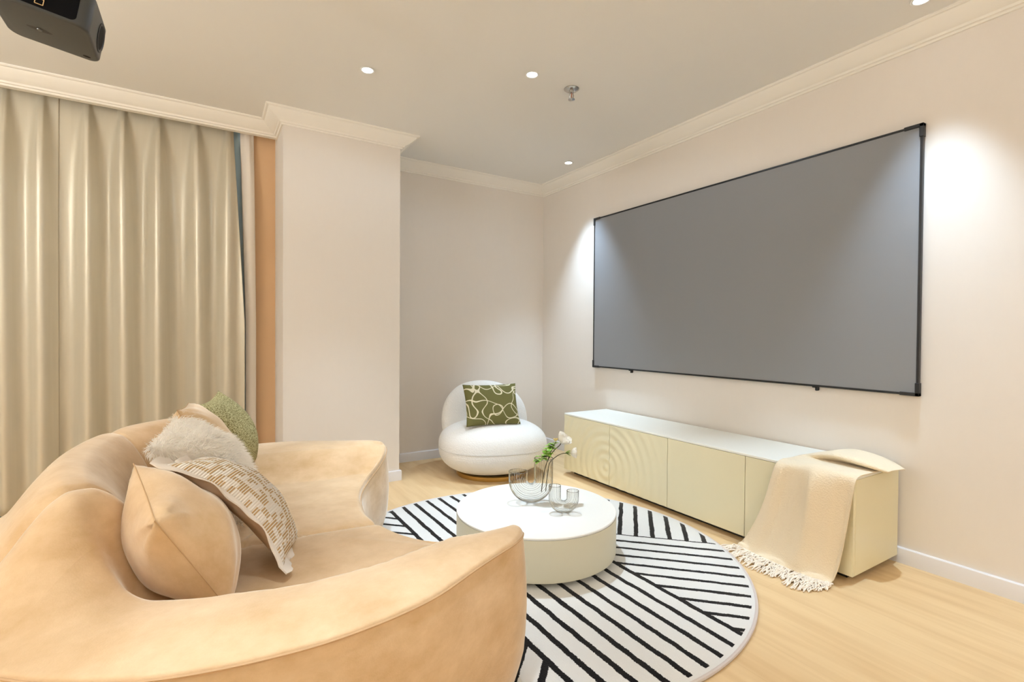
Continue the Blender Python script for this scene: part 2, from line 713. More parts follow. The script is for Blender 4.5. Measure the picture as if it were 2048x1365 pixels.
structure(MB().box(XL - .1, W + .1, YN - .1, 4.4, -0.1, 0.0).build('floor', M['floor'], smooth=False))
structure(MB().box(XL - .1, W + .1, YN - .1, 4.4, CEIL, CEIL + 0.1).build('ceiling', M['ceiling'], smooth=False))
structure(MB().box(W, W + .1, YN, 4.4, 0, CEIL).build('wall_right', M['wall'], smooth=False))
structure(MB().box(XC1, W, B, B + .1, 0, CEIL).build('wall_back', M['wall'], smooth=False))
structure(MB().box(XC0, XC1, CC, 4.2, 0, CEIL).build('wall_column', M['wall'], smooth=False))
structure(MB().box(XL - .1, XL, YN, 4.4, 0, CEIL).build('wall_left', M['wall'], smooth=False))
structure(MB().box(XL, W, YN - .1, YN, 0, CEIL).build('wall_front', M['wall'], smooth=False))
structure(MB().box(XL, XC0, 4.20, 4.30, 0, CEIL).build('wall_window', M['wall'], smooth=False))
structure(MB().box(XL, XC0, D, D + 0.03, K, CEIL).build('trim_2', M['crown'], smooth=False))
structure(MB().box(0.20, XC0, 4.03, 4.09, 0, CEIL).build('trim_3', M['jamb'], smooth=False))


def sweep_profile(path, prof, side=1, closed=False):
    """prof = (out, z) pairs; path 2D; offset to the left (side=1) with mitres"""
    P = [Vector(p) for p in path]
    n = len(P)
    rows = []
    for i in range(n):
        d1 = (P[i] - P[i - 1]).normalized() if i > 0 else None
        d2 = (P[i + 1] - P[i]).normalized() if i < n - 1 else None
        n1 = Vector((-d1.y, d1.x)) * side if d1 else None
        n2 = Vector((-d2.y, d2.x)) * side if d2 else None
        if n1 is None:
            m = n2
        elif n2 is None:
            m = n1
        else:
            m = (n1 + n2) / (1 + n1.dot(n2))
        rows.append([(P[i].x + m.x * o, P[i].y + m.y * o, z) for o, z in prof])
    v = [p for r in rows for p in r]
    f = grid_faces(n, len(prof))
    return v, f


path = [(W, YN), (W, B), (XC1, B), (XC1, CC), (XC0, CC), (XC0, D), (XL, D)]
CP = [(0, K), (0.010, K), (0.014, K + 0.009), (0.024, K + 0.011), (0.028, K + 0.021), (0.036, K + 0.024),
      (0.052, K + 0.034), (0.072, K + 0.049), (0.091, K + 0.066), (0.095, K + 0.073), (0.106, K + 0.074), (0.112, K + 0.079), (0.112, CEIL)]
v, f = sweep_profile(path, CP)
structure(MB().add(v, f).build('trim_1', M['crown'], angle=25))
bp = [(0, 0.076), (0.010, 0.076), (0.014, 0.072), (0.015, 0.068), (0.015, 0.0)]
v, f = sweep_profile([(W, YN), (W, B), (XC1, B)], bp)
structure(MB().add(v, f).build('baseboard_right', M['skirting'], angle=25))
v, f = sweep_profile([(XC1, B), (XC1, CC), (XC0, CC), (XC0, 4.03)], bp)
structure(MB().add(v, f).build('baseboard_column', M['skirting'], angle=25))

# ------------------------------------------------------------------ ceiling fittings


def downlight(x, y, watts, color, cone, blend, spill, label, group):
    t = empty('ceiling_downlight', (x, y, CEIL), label, 'downlight', group)
    MB().lathe([(0.034, 0.0), (0.040, -0.004), (0.036, -0.007), (0.030, -0.006), (0.028, -0.002), (0.028, 0.0)], 40, cap=False).build('trim_ring', M['white_trim'], t)
    MB().lathe([(0.0005, -0.0045), (0.018, -0.005), (0.028, -0.003)], 32, cap=False).build('lamp_lens', M['emit'], t)
    for nm, e, cn, bl in (('downlight_beam', watts, cone, blend), ('downlight_spill', spill, 172, 0.25)):
        if e <= 0:
            continue
        d = bpy.data.lights.new(nm, 'SPOT')
        d.energy = e
        d.color = color
        d.spot_size = math.radians(cn)
        d.spot_blend = bl
        d.shadow_soft_size = 0.028
        o = bpy.data.objects.new(nm, d)
        o.location = (x, y, CEIL - 0.015)
        COL.objects.link(o)
    return t


DL = ['round recessed downlight nearest the column, above the curtain side',
      'round recessed downlight mid-ceiling, left of the metal sprinkler',
      'small recessed downlight near the far corner of the screen wall',
      'recessed downlight cut off by the top edge above the screen wall']
for s, lb in zip(SPOTS, DL):
    downlight(*s, lb, 'recessed ceiling downlights')
for s, lb in zip(SPOTS_ADDED, ['recessed downlight above the near arm of the peach sofa', 'recessed downlight behind the viewpoint by the screen wall', 'recessed downlight left of the ceiling projector']):
    downlight(*s, lb, 'recessed ceiling downlights')

t = empty('fire_sprinkler', (1.851, 2.343, CEIL), 'chrome fire sprinkler head hanging from the ceiling', 'sprinkler')
MB().lathe([(0.045, 0.0), (0.045, -0.004), (0.036, -0.010), (0.014, -0.012), (0.013, -0.024), (0.010, -0.026)], 36).build('escutcheon', M['chrome'], t)
mb = MB()
for s in (-1, 1):
    mb.tube([(s * 0.009, 0, -0.022), (s * 0.014, 0, -0.036), (s * 0.012, 0, -0.052), (s * 0.003, 0, -0.062)], 0.0032, 8)
mb.build('yoke_frame', M['chrome'], t)
MB().tube([(0, 0, -0.024), (0, 0, -0.058)], 0.0032, 8).build('heat_bulb', M['brass_red'], t)
MB().lathe([(0.004, -0.058), (0.020, -0.061), (0.020, -0.064), (0.006, -0.067), (0.002, -0.068)], 28).build('deflector', M['chrome'], t)

# ------------------------------------------------------------------ added floor lamps, out of frame, built round the fill lights
for (ux, uy, uz, uw), lb in zip(FILL_UPLIGHTS, ('white bowl floor lamp left of the sofa near the curtains', 'white bowl floor lamp behind the viewpoint in the middle of the room')):
    t = empty('floor_lamp', (ux, uy, 0), lb, 'floor lamp')
    MB().lathe([(0.16, 0.0), (0.16, 0.012), (0.03, 0.025)], 36).build('base', M['black'], t)
    MB().tube([(0, 0, 0.02), (0, 0, uz - 0.1)], 0.012, 12).build('pole', M['black'], t)
    MB().lathe([(0.02, uz - 0.12), (0.10, uz - 0.10), (0.18, uz - 0.055), (0.21, uz - 0.012), (0.205, uz - 0.012), (0.175, uz - 0.05), (0.09, uz - 0.09)], 40).build('lamp_shade', M['white_trim'], t)

# ------------------------------------------------------------------ projection screen
SX = W - 0.026
ys0, ys1, zs0, zs1 = 0.985, 3.300, 0.8215, 2.102
t = empty('projection_screen', (SX, (ys0 + ys1) / 2, zs0), 'large grey wall-mounted projection screen in a thin black frame', 'projection screen')


def loc(o, t):
    o.matrix_parent_inverse = t.matrix_basis.inverted()
    return o


fr = 0.011
loc(MB().box(SX + 0.004, W - 0.008, ys0 + fr, ys1 - fr, zs0 + fr, zs1 - fr).build('screen_surface', M['screen'], t, smooth=False), t)
for nm, bx in (('frame_bar', (ys0, ys0 + fr, zs0, zs1)), ('frame_bar', (ys1 - fr, ys1, zs0, zs1)), ('frame_bar', (ys0, ys1, zs0, zs0 + fr)), ('frame_bar', (ys0, ys1, zs1 - fr, zs1))):
    loc(MB().box(SX, W - 0.004, *bx, bevel=0.002).build(nm, M['black'], t, smooth=False), t)
for yy, sy in ((ys0, 1), (ys1, -1)):
    for zz, sz in ((zs0, 1), (zs1, -1)):
        a, b = sorted((yy - sy * 0.003, yy + sy * 0.075))
        c, d = sorted((zz - sz * 0.003, zz + sz * 0.014))
        mb = MB().box(SX - 0.004, W - 0.002, a, b, c, d, bevel=0.002)
        a, b = sorted((yy - sy * 0.003, yy + sy * 0.014))
        c, d = sorted((zz - sz * 0.003, zz + sz * 0.060))
        mb.box(SX - 0.004, W - 0.002, a, b, c, d, bevel=0.002)
        loc(mb.build('corner_bracket', M['black_plastic'], t, smooth=False), t)
for yy in (2.85, 1.447):
    mb = MB().box(SX + 0.002, W - 0.001, yy - 0.007, yy + 0.007, zs0 - 0.022, zs0 + 0.004, bevel=0.003)
    mb.box(SX + 0.002, W - 0.001, yy - 0.005, yy + 0.022, zs0 - 0.006, zs0 + 0.003, bevel=0.001)
    loc(mb.build('mounting_clip', M['black_plastic'], t, smooth=False), t)

# ------------------------------------------------------------------ low cabinet
cx0, cx1, cy0, cy1, cz0, cz1 = 2.43, 2.872, 1.06, 3.13, 0.036, 0.478
t = empty('low_cabinet', ((cx0 + cx1) / 2, (cy0 + cy1) / 2, 0), 'long low cream cabinet with rippled doors under the projection screen', 'cabinet')
loc(MB().box(cx0 + 0.018, cx1, cy0, cy1, cz0, cz1 - 0.014, bevel=0.002).build('body', M['cabinet'], t, smooth=False), t)
loc(MB().box(cx0 - 0.002, cx1, cy0 - 0.001, cy1 + 0.001, cz1 - 0.013, cz1, bevel=0.002).build('cabinet_top', M['cabinet_top'], t, smooth=False), t)
loc(MB().box(cx0 + 0.06, cx1 - 0.02, cy0 + 0.05, cy1 - 0.05, 0.0, cz0).build('plinth', M['plinth'], t, smooth=False), t)
edges = [1.06, 1.5775, 2.095, 2.6125, 3.13]
RC = np.array([2.650, 0.155])


def ripple(y, z):
    r = np.hypot(y - RC[0], (z - RC[1]))
    amp = 0.0030 * np.exp(-r / 0.55) * smoothstep(1.3, 0.6, r)
    return amp * np.cos(2 * PI * r / 0.064)


for i in range(4):
    ya, yb = edges[i] + 0.0016, edges[i + 1] - 0.0016
    za, zb = cz0 + 0.001, cz1 - 0.0145
    ny, nz = (90, 90) if i > 0 else (4, 4)
    yy = np.linspace(ya, yb, ny)
    zz = np.linspace(za, zb, nz)
    Yg, Zg = np.meshgrid(yy, zz, indexing='ij')
    Xg = cx0 - 0.002 - ripple(Yg, Zg)
    v = np.stack([Xg, Yg, Zg], -1).reshape(-1, 3)
    fcs = grid_faces(ny, nz)
    # border skirt back to the body
    ring = [(a, 0) for a in range(ny)] + [(ny - 1, b) for b in range(1, nz)] + [(a, nz - 1) for a in range(ny - 2, -1, -1)] + [(0, b) for b in range(nz - 2, 0, -1)]
    base = len(v)
    sk = []
    for a, b in ring:
        p = v[a * nz + b].copy()
        p[0] = cx0 + 0.0175
        sk.append(p)
    v = np.vstack([v, sk])
    L = len(ring)
    for k in range(L):
        a0 = ring[k][0] * nz + ring[k][1]
        a1 = ring[(k + 1) % L][0] * nz + ring[(k + 1) % L][1]
        fcs.append((a0, a1, base + (k + 1) % L, base + k))
    fcs.append(tuple(base + k for k in range(L)))
    loc(MB().add(v, fcs).build('door', M['cabinet'], t, angle=45), t)

# ------------------------------------------------------------------ rug and coffee table
RUG = (1.345, 2.03)
t = empty('round_rug', (RUG[0], RUG[1], 0), 'round white rug with black stripes under the coffee table', 'rug')
MB().lathe([(1.012, 0.001), (1.016, 0.010), (1.008, 0.0145), (0.9, 0.015), (0.5, 0.015), (0.0005, 0.015)], 160, cap=False).build('pile', M['rug'], t)
ring = [(1.018 * math.cos(a), 1.018 * math.sin(a), 0.0075) for a in np.linspace(0, 2 * PI, 160, endpoint=False)]
MB().tube(ring, 0.0072, 8, closed=True).build('edge_binding', M['rug_edge'], t)

TC = (1.415, 2.05)
TR, TZ = 0.396, 0.236
t = empty('coffee_table', (TC[0], TC[1], 0.0155), 'round white drum coffee table standing on the striped rug', 'coffee table')
MB().lathe([(TR - 0.001, TZ - 0.026), (TR, TZ - 0.020), (TR, TZ - 0.0185), (TR - 0.003, TZ - 0.0155), (TR * 0.6, TZ - 0.0155), (0.0005, TZ - 0.0155)], 128, cap=False).build('tabletop', M['table_top'], t)
MB().lathe([(0.0005, 0.020), (TR - 0.012, 0.020), (TR - 0.002, 0.026), (TR, 0.034), (TR, TZ - 0.0265)], 128, cap=False).build('drum_body', M['table_side'], t)
MB().lathe([(0.31, 0.0), (0.31, 0.021)], 64).build('plinth', M['plinth'], t)

# ------------------------------------------------------------------ glass vases


def u_vase(name, base, ang, r, half, h_left, h_right, flutes, label):
    t = empty(name, base, label, 'vase', 'u-shaped fluted glass vases', ang)
    zc = r + half                        # centre of the half torus
    path = [(-half, 0, h_left)]
    for k in range(1, 5):
        path.append((-half, 0, h_left + (zc - h_left) * k / 5))
    for k in range(0, 33):
        a = PI + PI * k / 32
        path.append((half * math.cos(a), 0, zc + half * math.sin(a)))
    for k in range(1, 6):
        path.append((half, 0, zc + (h_right - zc) * k / 5))
    n = flutes * 6

    def wall(rad, depth, flip=False):
        v = []
        P = [Vector(p) for p in path]
        for i, p in enumerate(P):
            a = P[max(i - 1, 0)]
            b = P[min(i + 1, len(P) - 1)]
            tg = (b - a).normalized()
            ny = Vector((0, 1, 0))
            nx = tg.cross(ny).normalized()
            for k in range(n):
                th = 2 * PI * k / n
                rr = rad - depth * (1 - abs(math.cos(flutes * th / 2)))
                v.append(p + nx * (rr * math.cos(th)) + ny * (rr * math.sin(th)))
        return v
    mb = MB()
    mb.add(wall(r, r * 0.10), grid_faces(len(path), n, close_m=True))
    mb.build('outer_wall', M['glass'], t, angle=180)
    for sx, hh in ((-1, h_left), (1, h_right)):
        pts = [(sx * half + (r - 0.001) * math.cos(a), (r - 0.001) * math.sin(a), hh) for a in np.linspace(0, 2 * PI, 48, endpoint=False)]
        MB().tube(pts, 0.0016, 6, closed=True).build('rim', M['glass'], t)
    return t


VA = -YAW
big = u_vase('glass_vase', (1.425, 2.112, TZ), VA, 0.0485, 0.065, 0.160, 0.228, 26, 'larger u-shaped fluted glass vase holding the white flowers')
sml = u_vase('glass_vase', (1.478, 1.905, TZ), VA, 0.0295, 0.0435, 0.133, 0.108, 20, 'smaller empty u-shaped glass vase at the front of the coffee table')

# ------------------------------------------------------------------ flowers
CR = Vector((math.cos(YAW), -math.sin(YAW), 0))
CF = Vector((math.sin(YAW), math.cos(YAW), 0))
TUBE = Vector((1.425, 2.112, 0)) + CR * 0.065


def petal_cup(mb, c, axis, r, turns, seed, open_=1.0):
    axis = Vector(axis).normalized()
    rnd = random.Random(seed)
    ref = Vector((0, 0, 1)) if abs(axis.z) < 0.8 else Vector((1, 0, 0))
    ex = axis.cross(ref).normalized()
    ey = axis.cross(ex)
    for ring_i in range(turns):
        fr_ = (ring_i + 1) / turns
        cnt = 4 + 2 * ring_i
        for k in range(cnt):
            a0 = 2 * PI * (k + 0.5 * ring_i) / cnt + rnd.uniform(-.15, .15)
            wd = 1.35 * PI / cnt + 0.25
            R = r * fr_ * rnd.uniform(0.92, 1.06)
            H = r * (1.0 - 0.45 * fr_ * open_) * rnd.uniform(0.9, 1.1)
            vs = []
            nu, nv = 6, 5
            for i in range(nu):
                for j in range(nv):
                    uu = -1 + 2 * i / (nu - 1)
                    vv = j / (nv - 1)
                    ww = wd * uu * math.sin(0.25 + vv * 1.9) * 0.9
                    rad = R * math.sin(min(vv * 1.5, 1.35)) * (1 + 0.06 * math.sin(5 * uu + seed + k))
                    hh = H * (vv ** 1.2) - 0.25 * r * (1 - vv) + (-0.12 * r * open_ * fr_ * vv ** 6)
                    hh -= 0.12 * r * uu * uu * vv
                    d = ex * (rad * math.cos(a0 + ww)) + ey * (rad * math.sin(a0 + ww)) + axis * hh
                    vs.append(Vector(c) + d)
            mb.add(vs, grid_faces(nu, nv))


def leaf(mb, p, d, L, wd, curl=0.3):
    p, d = Vector(p), Vector(d).normalized()
    sd = d.cross(Vector((0, 0, 1)))
    if sd.length < 0.1:
        sd = Vector((1, 0, 0))
    sd.normalize()
    nn = sd.cross(d)
    vs = []
    n = 7
    for i in range(n):
        s = i / (n - 1)
        w_ = wd * math.sin(PI * (0.08 + 0.9 * s)) ** 0.8 * (1 + 0.25 * math.sin(s * 18))
        c = p + d * (L * s) + nn * (-curl * L * s * s)
        vs += [c - sd * w_ + nn * 0.25 * w_, c, c + sd * w_ + nn * 0.25 * w_]
    mb.add(vs, grid_faces(n, 3))


def at(right, fwd_, z):
    p = TUBE + CR * right + CF * fwd_
    return Vector((p.x, p.y, z))


# tall double stem
base = at(-0.01, 0.0, TZ + 0.055)
t = empty('white_flower', base, 'tall stem with a full white bloom and a bud, in the larger glass vase', 'flower', 'white flowers in the larger glass vase')
head = at(0.092, 0.0, 0.548)
p = [base, at(-0.002, 0, 0.36), at(0.016, 0, 0.44), at(0.05, 0, 0.50), at(0.080, 0, 0.530), head]
mb = MB().tube(catmull(p, 6, False), 0.0022, 8)
p2 = [at(0.016, 0, 0.44), at(0.036, 0.004, 0.495), at(0.062, 0.004, 0.548)]
mb.tube(catmull(p2, 6, False), 0.0018, 8)
loc(mb.build('stem', M['stem'], t), t)
mb = MB()
petal_cup(mb, head, (0.35, -0.45, 0.8), 0.040, 4, 3, 0.15)
loc(mb.build('bloom', M['petal'], t), t)
mb = MB()
petal_cup(mb, at(0.062, 0.004, 0.553), (-0.1, 0, 1), 0.013, 2, 9, 0.2)
loc(mb.build('bud', M['petal_yellow'], t), t)
mb = MB()
rnd = random.Random(5)
for k in range(38):
    zz = rnd.uniform(0.452, 0.535)
    xr = np.interp(zz, [0.45, 0.53], [-0.012, 0.048]) + rnd.uniform(-0.012, 0.012)
    a = rnd.uniform(0, 2 * PI)
    leaf(mb, at(xr, rnd.uniform(-.01, .01), zz), (math.cos(a), math.sin(a), rnd.uniform(-0.2, 1.0)), rnd.uniform(0.026, 0.044), rnd.uniform(0.009, 0.015))
for k in range(7):
    a = rnd.uniform(0, 2 * PI)
    leaf(mb, at(0.064, 0.004, 0.54), (math.cos(a), math.sin(a), 0.4), 0.018, 0.006)
loc(mb.build('foliage', M['leaf'], t), t)

base = at(0.012, 0.008, TZ + 0.055)
t = empty('white_flower', base, 'small white flower leaning out to the right of the larger glass vase', 'flower', 'white flowers in the larger glass vase')
p = [base, at(0.026, 0.004, 0.42), at(0.044, 0, 0.455), at(0.085, 0, 0.485), at(0.13, 0, 0.492)]
loc(MB().tube(catmull(p, 6, False), 0.0021, 8).build('stem', M['stem'], t), t)
hd = at(0.143, 0, 0.492)
mb = MB()
petal_cup(mb, hd, tuple(CR * 0.9 + Vector((0, 0, 0.1)) - CF * 0.25), 0.027, 3, 12, 0.1)
loc(mb.build('bloom', M['petal'], t), t)
mb = MB()
petal_cup(mb, hd + CR * 0.012 - CF * 0.004, tuple(CR * 0.9 - CF * 0.4), 0.012, 2, 22, 0.4)
loc(mb.build('bloom_heart', M['petal_yellow'], t), t)
mb = MB()
for k in range(6):
    a = 2 * PI * k / 6
    leaf(mb, at(0.112, 0, 0.491), CR * 0.9 + CF * 0.5 * math.cos(a) + Vector((0, 0, 0.5 * math.sin(a))), 0.03, 0.007, 0.0)
loc(mb.build('sepals', M['leaf'], t), t)

# ------------------------------------------------------------------ superellipsoid helper


def superell(a, b, c, e1, e2, n=64, m=40):
    def sp(x, e):
        return math.copysign(abs(x) ** e, x)
    v = []
    for i in range(m + 1):
        ph = -PI / 2 + PI * i / m
        for k in range(n):
            th = 2 * PI * k / n
            v.append((a * sp(math.cos(ph), e1) * sp(math.cos(th), e2), b * sp(math.cos(ph), e1) * sp(math.sin(th), e2), c * sp(math.sin(ph), e1)))
    f = grid_faces(m + 1, n, close_m=True)
    return np.array(v), f


# ------------------------------------------------------------------ armchair (local: faces -Y)
CHA = math.radians(-16)
t = empty('lounge_armchair', (1.955, 3.45, 0), 'rounded white bouclé armchair in the far corner with a low gold base', 'armchair', rotz=CHA)
v, f = superell(0.425, 0.395, 0.203, 0.76, 0.86)
v[:, 2] += 0.222
v[:, 1] -= 0.01
mb = MB().add(v, f)
mb.build('seat', M['boucle'], t, angle=180)
# backrest: a thick rounded shell curving round the rear of the seat
nu, nv = 56, 40
verts = []
for i in range(nu):
    th = 2 * PI * i / nu
    for j in range(nv + 1):
        ph = -PI / 2 + PI * j / nv
        cx_, sx_ = math.cos(ph), math.sin(ph)
        x = 0.355 * math.copysign(abs(cx_) ** 0.85, cx_) * math.cos(th)
        y = 0.150 * math.copysign(abs(cx_) ** 0.8, cx_) * math.sin(th)
        z = 0.300 * math.copysign(abs(sx_) ** 0.92, sx_)
        # curve the shell forward at its sides and lean it back
        y = y - 0.95 * x * x + 0.16 * z
        verts.append((x - 0.035, y + 0.235, z + 0.405))
mb = MB().add(verts, grid_faces(nu, nv + 1, close_n=True))
mb.build('backrest', M['boucle'], t, angle=180)
seam = []
for k in range(97):
    th = PI + PI * k / 96
    a = abs(math.cos(th)) ** 0.86 * math.copysign(1, math.cos(th))
    b = abs(math.sin(th)) ** 0.86 * math.copysign(1, math.sin(th))
    seam.append((0.4262 * a, 0.3965 * b - 0.01, 0.226))
MB().tube(seam, 0.0016, 6).build('piping', M['seam'], t)
MB().lathe([(0.285, 0.0), (0.285, 0.030), (0.27, 0.036)], 72).build('base', M['gold'], t)

# ------------------------------------------------------------------ pillows


def pillow_mesh(w, h, T, bend=0.0, n=34, edge=0.07, seed=0, wrinkle=0.004, expo=0.55, sag=0.0, gather=0.0):
    g = np.linspace(-1, 1, n)
    U, V = np.meshgrid(g, g, indexing='ij')
    X = w / 2 * U * (1 - edge * (1 - V ** 2) * U ** 2)
    Y = h / 2 * V * (1 - edge * (1 - U ** 2) * V ** 2)
    prof = np.clip((1 - U ** 2) * (1 - V ** 2), 0, 1) ** expo
    prof = prof * (1 - sag * V)
    out = []
    for s in (1, -1):
        P = np.stack([X, Y, U * 0], -1).reshape(-1, 3)
        wr = wavy(P * [1, 1, 0] + [0, 0, s * 3], 38, seed).reshape(n, n) * wrinkle * np.clip(1.6 - prof, 0.3, 1)
        mask = np.clip(prof * 6, 0, 1)
        if gather:
            for sx in (-1, 1):
                for sy in (-1, 1):
                    dx, dy = (sx - U) * sx * w, (sy - V) * sy * h
                    dist = np.hypot(dx, dy)
                    an = np.arctan2(dy, dx)
                    wr = wr + gather * np.sin(an * 9 + s + sx * 2 + sy) * np.exp(-(dist / 0.22) ** 2) * smoothstep(0.0, 0.05, dist)
        Z = s * (T * prof + wr * mask) + bend * (1 - V ** 2)
        out.append(np.stack([X, Y, Z], -1).reshape(-1, 3))
    f1 = grid_faces(n, n)
    v = out[0]
    # the back shares the border of the front
    idx = np.arange(n * n).reshape(n, n)
    back = np.full((n, n), -1)
    extra = []
    for i in range(n):
        for j in range(n):
            if i in (0, n - 1) or j in (0, n - 1):
                back[i, j] = idx[i, j]
            else:
                back[i, j] = n * n + len(extra)
                extra.append(out[1][i * n + j])
    v = np.vstack([v, extra])
    bf = back.reshape(-1)
    f2 = [tuple(bf[k] for k in q)[::-1] for q in f1]
    ring = [(a, 0) for a in range(n)] + [(n - 1, b) for b in range(1, n)] + [(a, n - 1) for a in range(n - 2, -1, -1)] + [(0, b) for b in range(n - 2, 0, -1)]
    border = [v[a * n + b] for a, b in ring]
    return v, f1, f2, border


def pose(tn, tf, bn):
    """matrix of a cushion from near-top, far-top and near-bottom corners: x = near->far, y = up, z = front normal"""
    tn, tf, bn = Vector(tn), Vector(tf), Vector(bn)
    x = (tf - tn)
    w = x.length
    x.normalize()
    y = tn - bn
    y = y - x * y.dot(x)
    h = y.length
    y.normalize()
    z = x.cross(y)
    c = tn + x * (w / 2) - y * (h / 2)
    m = Matrix(((x.x, y.x, z.x, c.x), (x.y, y.y, z.y, c.y), (x.z, y.z, z.z, c.z), (0, 0, 0, 1)))
    return m, w, h


def cushion(name, corners, T, material, label, group, seed=0, bend=0.0, back_mat=None, piping=None, part='cover', edge=0.07, wrinkle=0.004, expo=0.55, sag=0.0, grow=1.0, gather=0.0):
    m, w, h = pose(*corners)
    w *= grow
    h *= grow
    t = empty(name, (0, 0, 0), label, 'cushion', group)
    t.matrix_world = m
    v, f1, f2, border = pillow_mesh(w, h, T, bend, seed=seed, edge=edge, wrinkle=wrinkle, expo=expo, sag=sag, gather=gather)
    if back_mat:
        used = sorted({i for q in f2 for i in q})
        mp = {k: i for i, k in enumerate(used)}
        mesh('front_panel', v[:34 * 34], f1, material, t)
        mesh('back_panel', v[used], [tuple(mp[i] for i in q) for q in f2], back_mat, t)
    else:
        mesh(part, v, f1 + f2, material, t)
    if piping:
        MB().tube(border, 0.0015, 6, closed=True).build('piping', piping, t)
    return t, border, w, h


GP = 'cushions on the peach sofa'
cushion('throw_cushion', ((-0.098, 1.40, 0.664), (-0.172, 1.765, 0.724), (0.075, 1.40, 0.356)), 0.122, M['velvet'],
        'plump peach velvet cushion nearest the viewer, its pointed corner up', GP, seed=3, piping=M['velvet_seam'], wrinkle=0.010, edge=0.05, sag=0.15, gather=0.006)
tB, bd, wB, hB = cushion('throw_cushion', ((-0.115, 1.73, 0.725), (-0.02, 2.08, 0.655), (0.198, 1.585, 0.405)), 0.060, M['woven'],
                         'tan and white woven cushion with a frayed flange beside the plump peach one', GP, seed=5, bend=0.055, back_mat=M['cotton'], wrinkle=0.005)
# flange: a flat ruffled strip round the woven cushion
bd = np.array(bd)
vs = []
for k, p in enumerate(bd):
    d = np.array([p[0], p[1], 0.0])
    q = bd[(k + 1) % len(bd)] - bd[k - 1]
    nrm = np.array([q[1], -q[0], 0.0])
    nrm /= np.linalg.norm(nrm) + 1e-9
    if nrm @ d < 0:
        nrm = -nrm
    ru = 0.006 * math.sin(k * 0.42) + 0.003 * math.sin(k * 0.93)
    vs += [p - nrm * 0.004 + [0, 0, 0.003], p + nrm * 0.012 + [0, 0, ru * 0.5 + 0.003], p + nrm * (0.022 + ru * 0.5) + [0, 0, ru + 0.002],
           p + nrm * (0.022 + ru * 0.5) + [0, 0, ru - 0.002], p - nrm * 0.004 - [0, 0, 0.003]]
MB().add(vs, grid_faces(len(bd), 5, close_n=True)).build('flange', M['flange'], tB, angle=60)

tC, bd, wC, hC = cushion('throw_cushion', ((-0.155, 1.99, 0.725), (-0.095, 2.34, 0.775), (0.10, 1.93, 0.41)), 0.075, M['fur'],
                         'shaggy white fur cushion between the woven one and the rear peach one', GP, seed=8, bend=0.03, wrinkle=0.012)
# fur: short tapered tufts over the whole cushion
vC, f1C, f2C, _ = pillow_mesh(wC, hC, 0.075, 0.03, seed=8, wrinkle=0.012)
rnd = random.Random(11)
fv, ff = [], []
quads = f1C + f2C
for _ in range(15000):
    q = quads[rnd.randrange(len(quads))]
    a, b, c, d = (Vector(vC[i]) for i in q)
    s, r_ = rnd.random(), rnd.random()
    p = a.lerp(b, s).lerp(d.lerp(c, s), r_)
    nn = (b - a).cross(d - a)
    if nn.length < 1e-9:
        continue
    nn.normalize()
    cl = Vector((math.sin(p.x * 70 + p.y * 20), math.sin(p.y * 60 + 1.7), math.cos(p.x * 50 - p.y * 40)))
    dr = (nn * 0.9 + cl * 0.55 + Vector((rnd.uniform(-.5, .5), rnd.uniform(-.9, .3), rnd.uniform(-.5, .5)))).normalized()
    L = rnd.uniform(0.016, 0.034)
    sd = dr.cross(Vector((rnd.uniform(-1, 1), rnd.uniform(-1, 1), rnd.uniform(-1, 1)))).normalized() * 0.0013
    o_ = len(fv)
    mid = p + dr * L * 0.55 + nn * 0.002
    tip = p + dr * L + Vector((0, -0.006, 0))
    fv += [p - sd, p + sd, mid + sd * 0.8, mid - sd * 0.8, tip]
    ff += [(o_, o_ + 1, o_ + 2, o_ + 3), (o_ + 3, o_ + 2, o_ + 4)]
fur = mesh('fur_pile', fv, ff, M['fur'], tC)
fur['kind'] = 'stuff'

cushion('throw_cushion', ((-0.090, 2.29, 0.800), (-0.060, 2.60, 0.79), (0.08, 2.29, 0.46)), 0.095, M['velvet'],
        'peach velvet cushion at the rear, leaning beside the green speckled cushion', GP, seed=13, piping=M['velvet_seam'], wrinkle=0.008, edge=0.05, gather=0.006)
cushion('throw_cushion', ((-0.034, 2.56, 0.785), (0.058, 2.84, 0.812), (0.160, 2.66, 0.415)), 0.080, M['speckle'],
        'moss green speckled cushion at the far end of the peach sofa', GP, seed=17, wrinkle=0.005, edge=0.10, expo=0.5, bend=0.035)

# cushion on the armchair
m3 = ((1.672, 3.42, 0.712), (2.092, 3.33, 0.712), (1.658, 3.29, 0.41))
cushion('throw_cushion', m3, 0.055, M['squiggle'], 'olive green cushion with cream squiggles propped on the white armchair', None, seed=21, wrinkle=0.003, edge=0.06)

# ------------------------------------------------------------------ sofa
AX = 2.05
half = [(0.57, 0.0), (0.592, 0.17), (0.625, 0.30), (0.695, 0.44), (0.785, 0.555), (0.845, 0.635), (0.868, 0.70), (0.845, 0.755), (0.785, 0.805),
        (0.705, 0.845), (0.607, 0.893), (0.477, 0.961), (0.366, 0.995), (0.255, 1.012), (0.158, 1.014), (0.032, 0.998), (-0.083, 0.966),
        (-0.20, 0.905), (-0.311, 0.822), (-0.44, 0.67), (-0.524, 0.46), (-0.567, 0.23), (-0.58, 0.0)]
hts = [0.362, 0.362, 0.366, 0.378, 0.41, 0.445, 0.472, 0.484] + [0.487] * 15
ctrl = [(x, -d, h) for (x, d), h in zip(half, hts)] + [(x, d, h) for (x, d), h in list(zip(half, hts))[-2:0:-1]]
Q = catmull(ctrl, 9, True)
NQ = len(Q)
c0 = np.array([0.17, 0.0])
rel = Q[:, :2] - c0
phi = np.degrees(np.arctan2(np.abs(rel[:, 1]), rel[:, 0]))
near = rel[:, 1] < 0
hq = Q[:, 2]
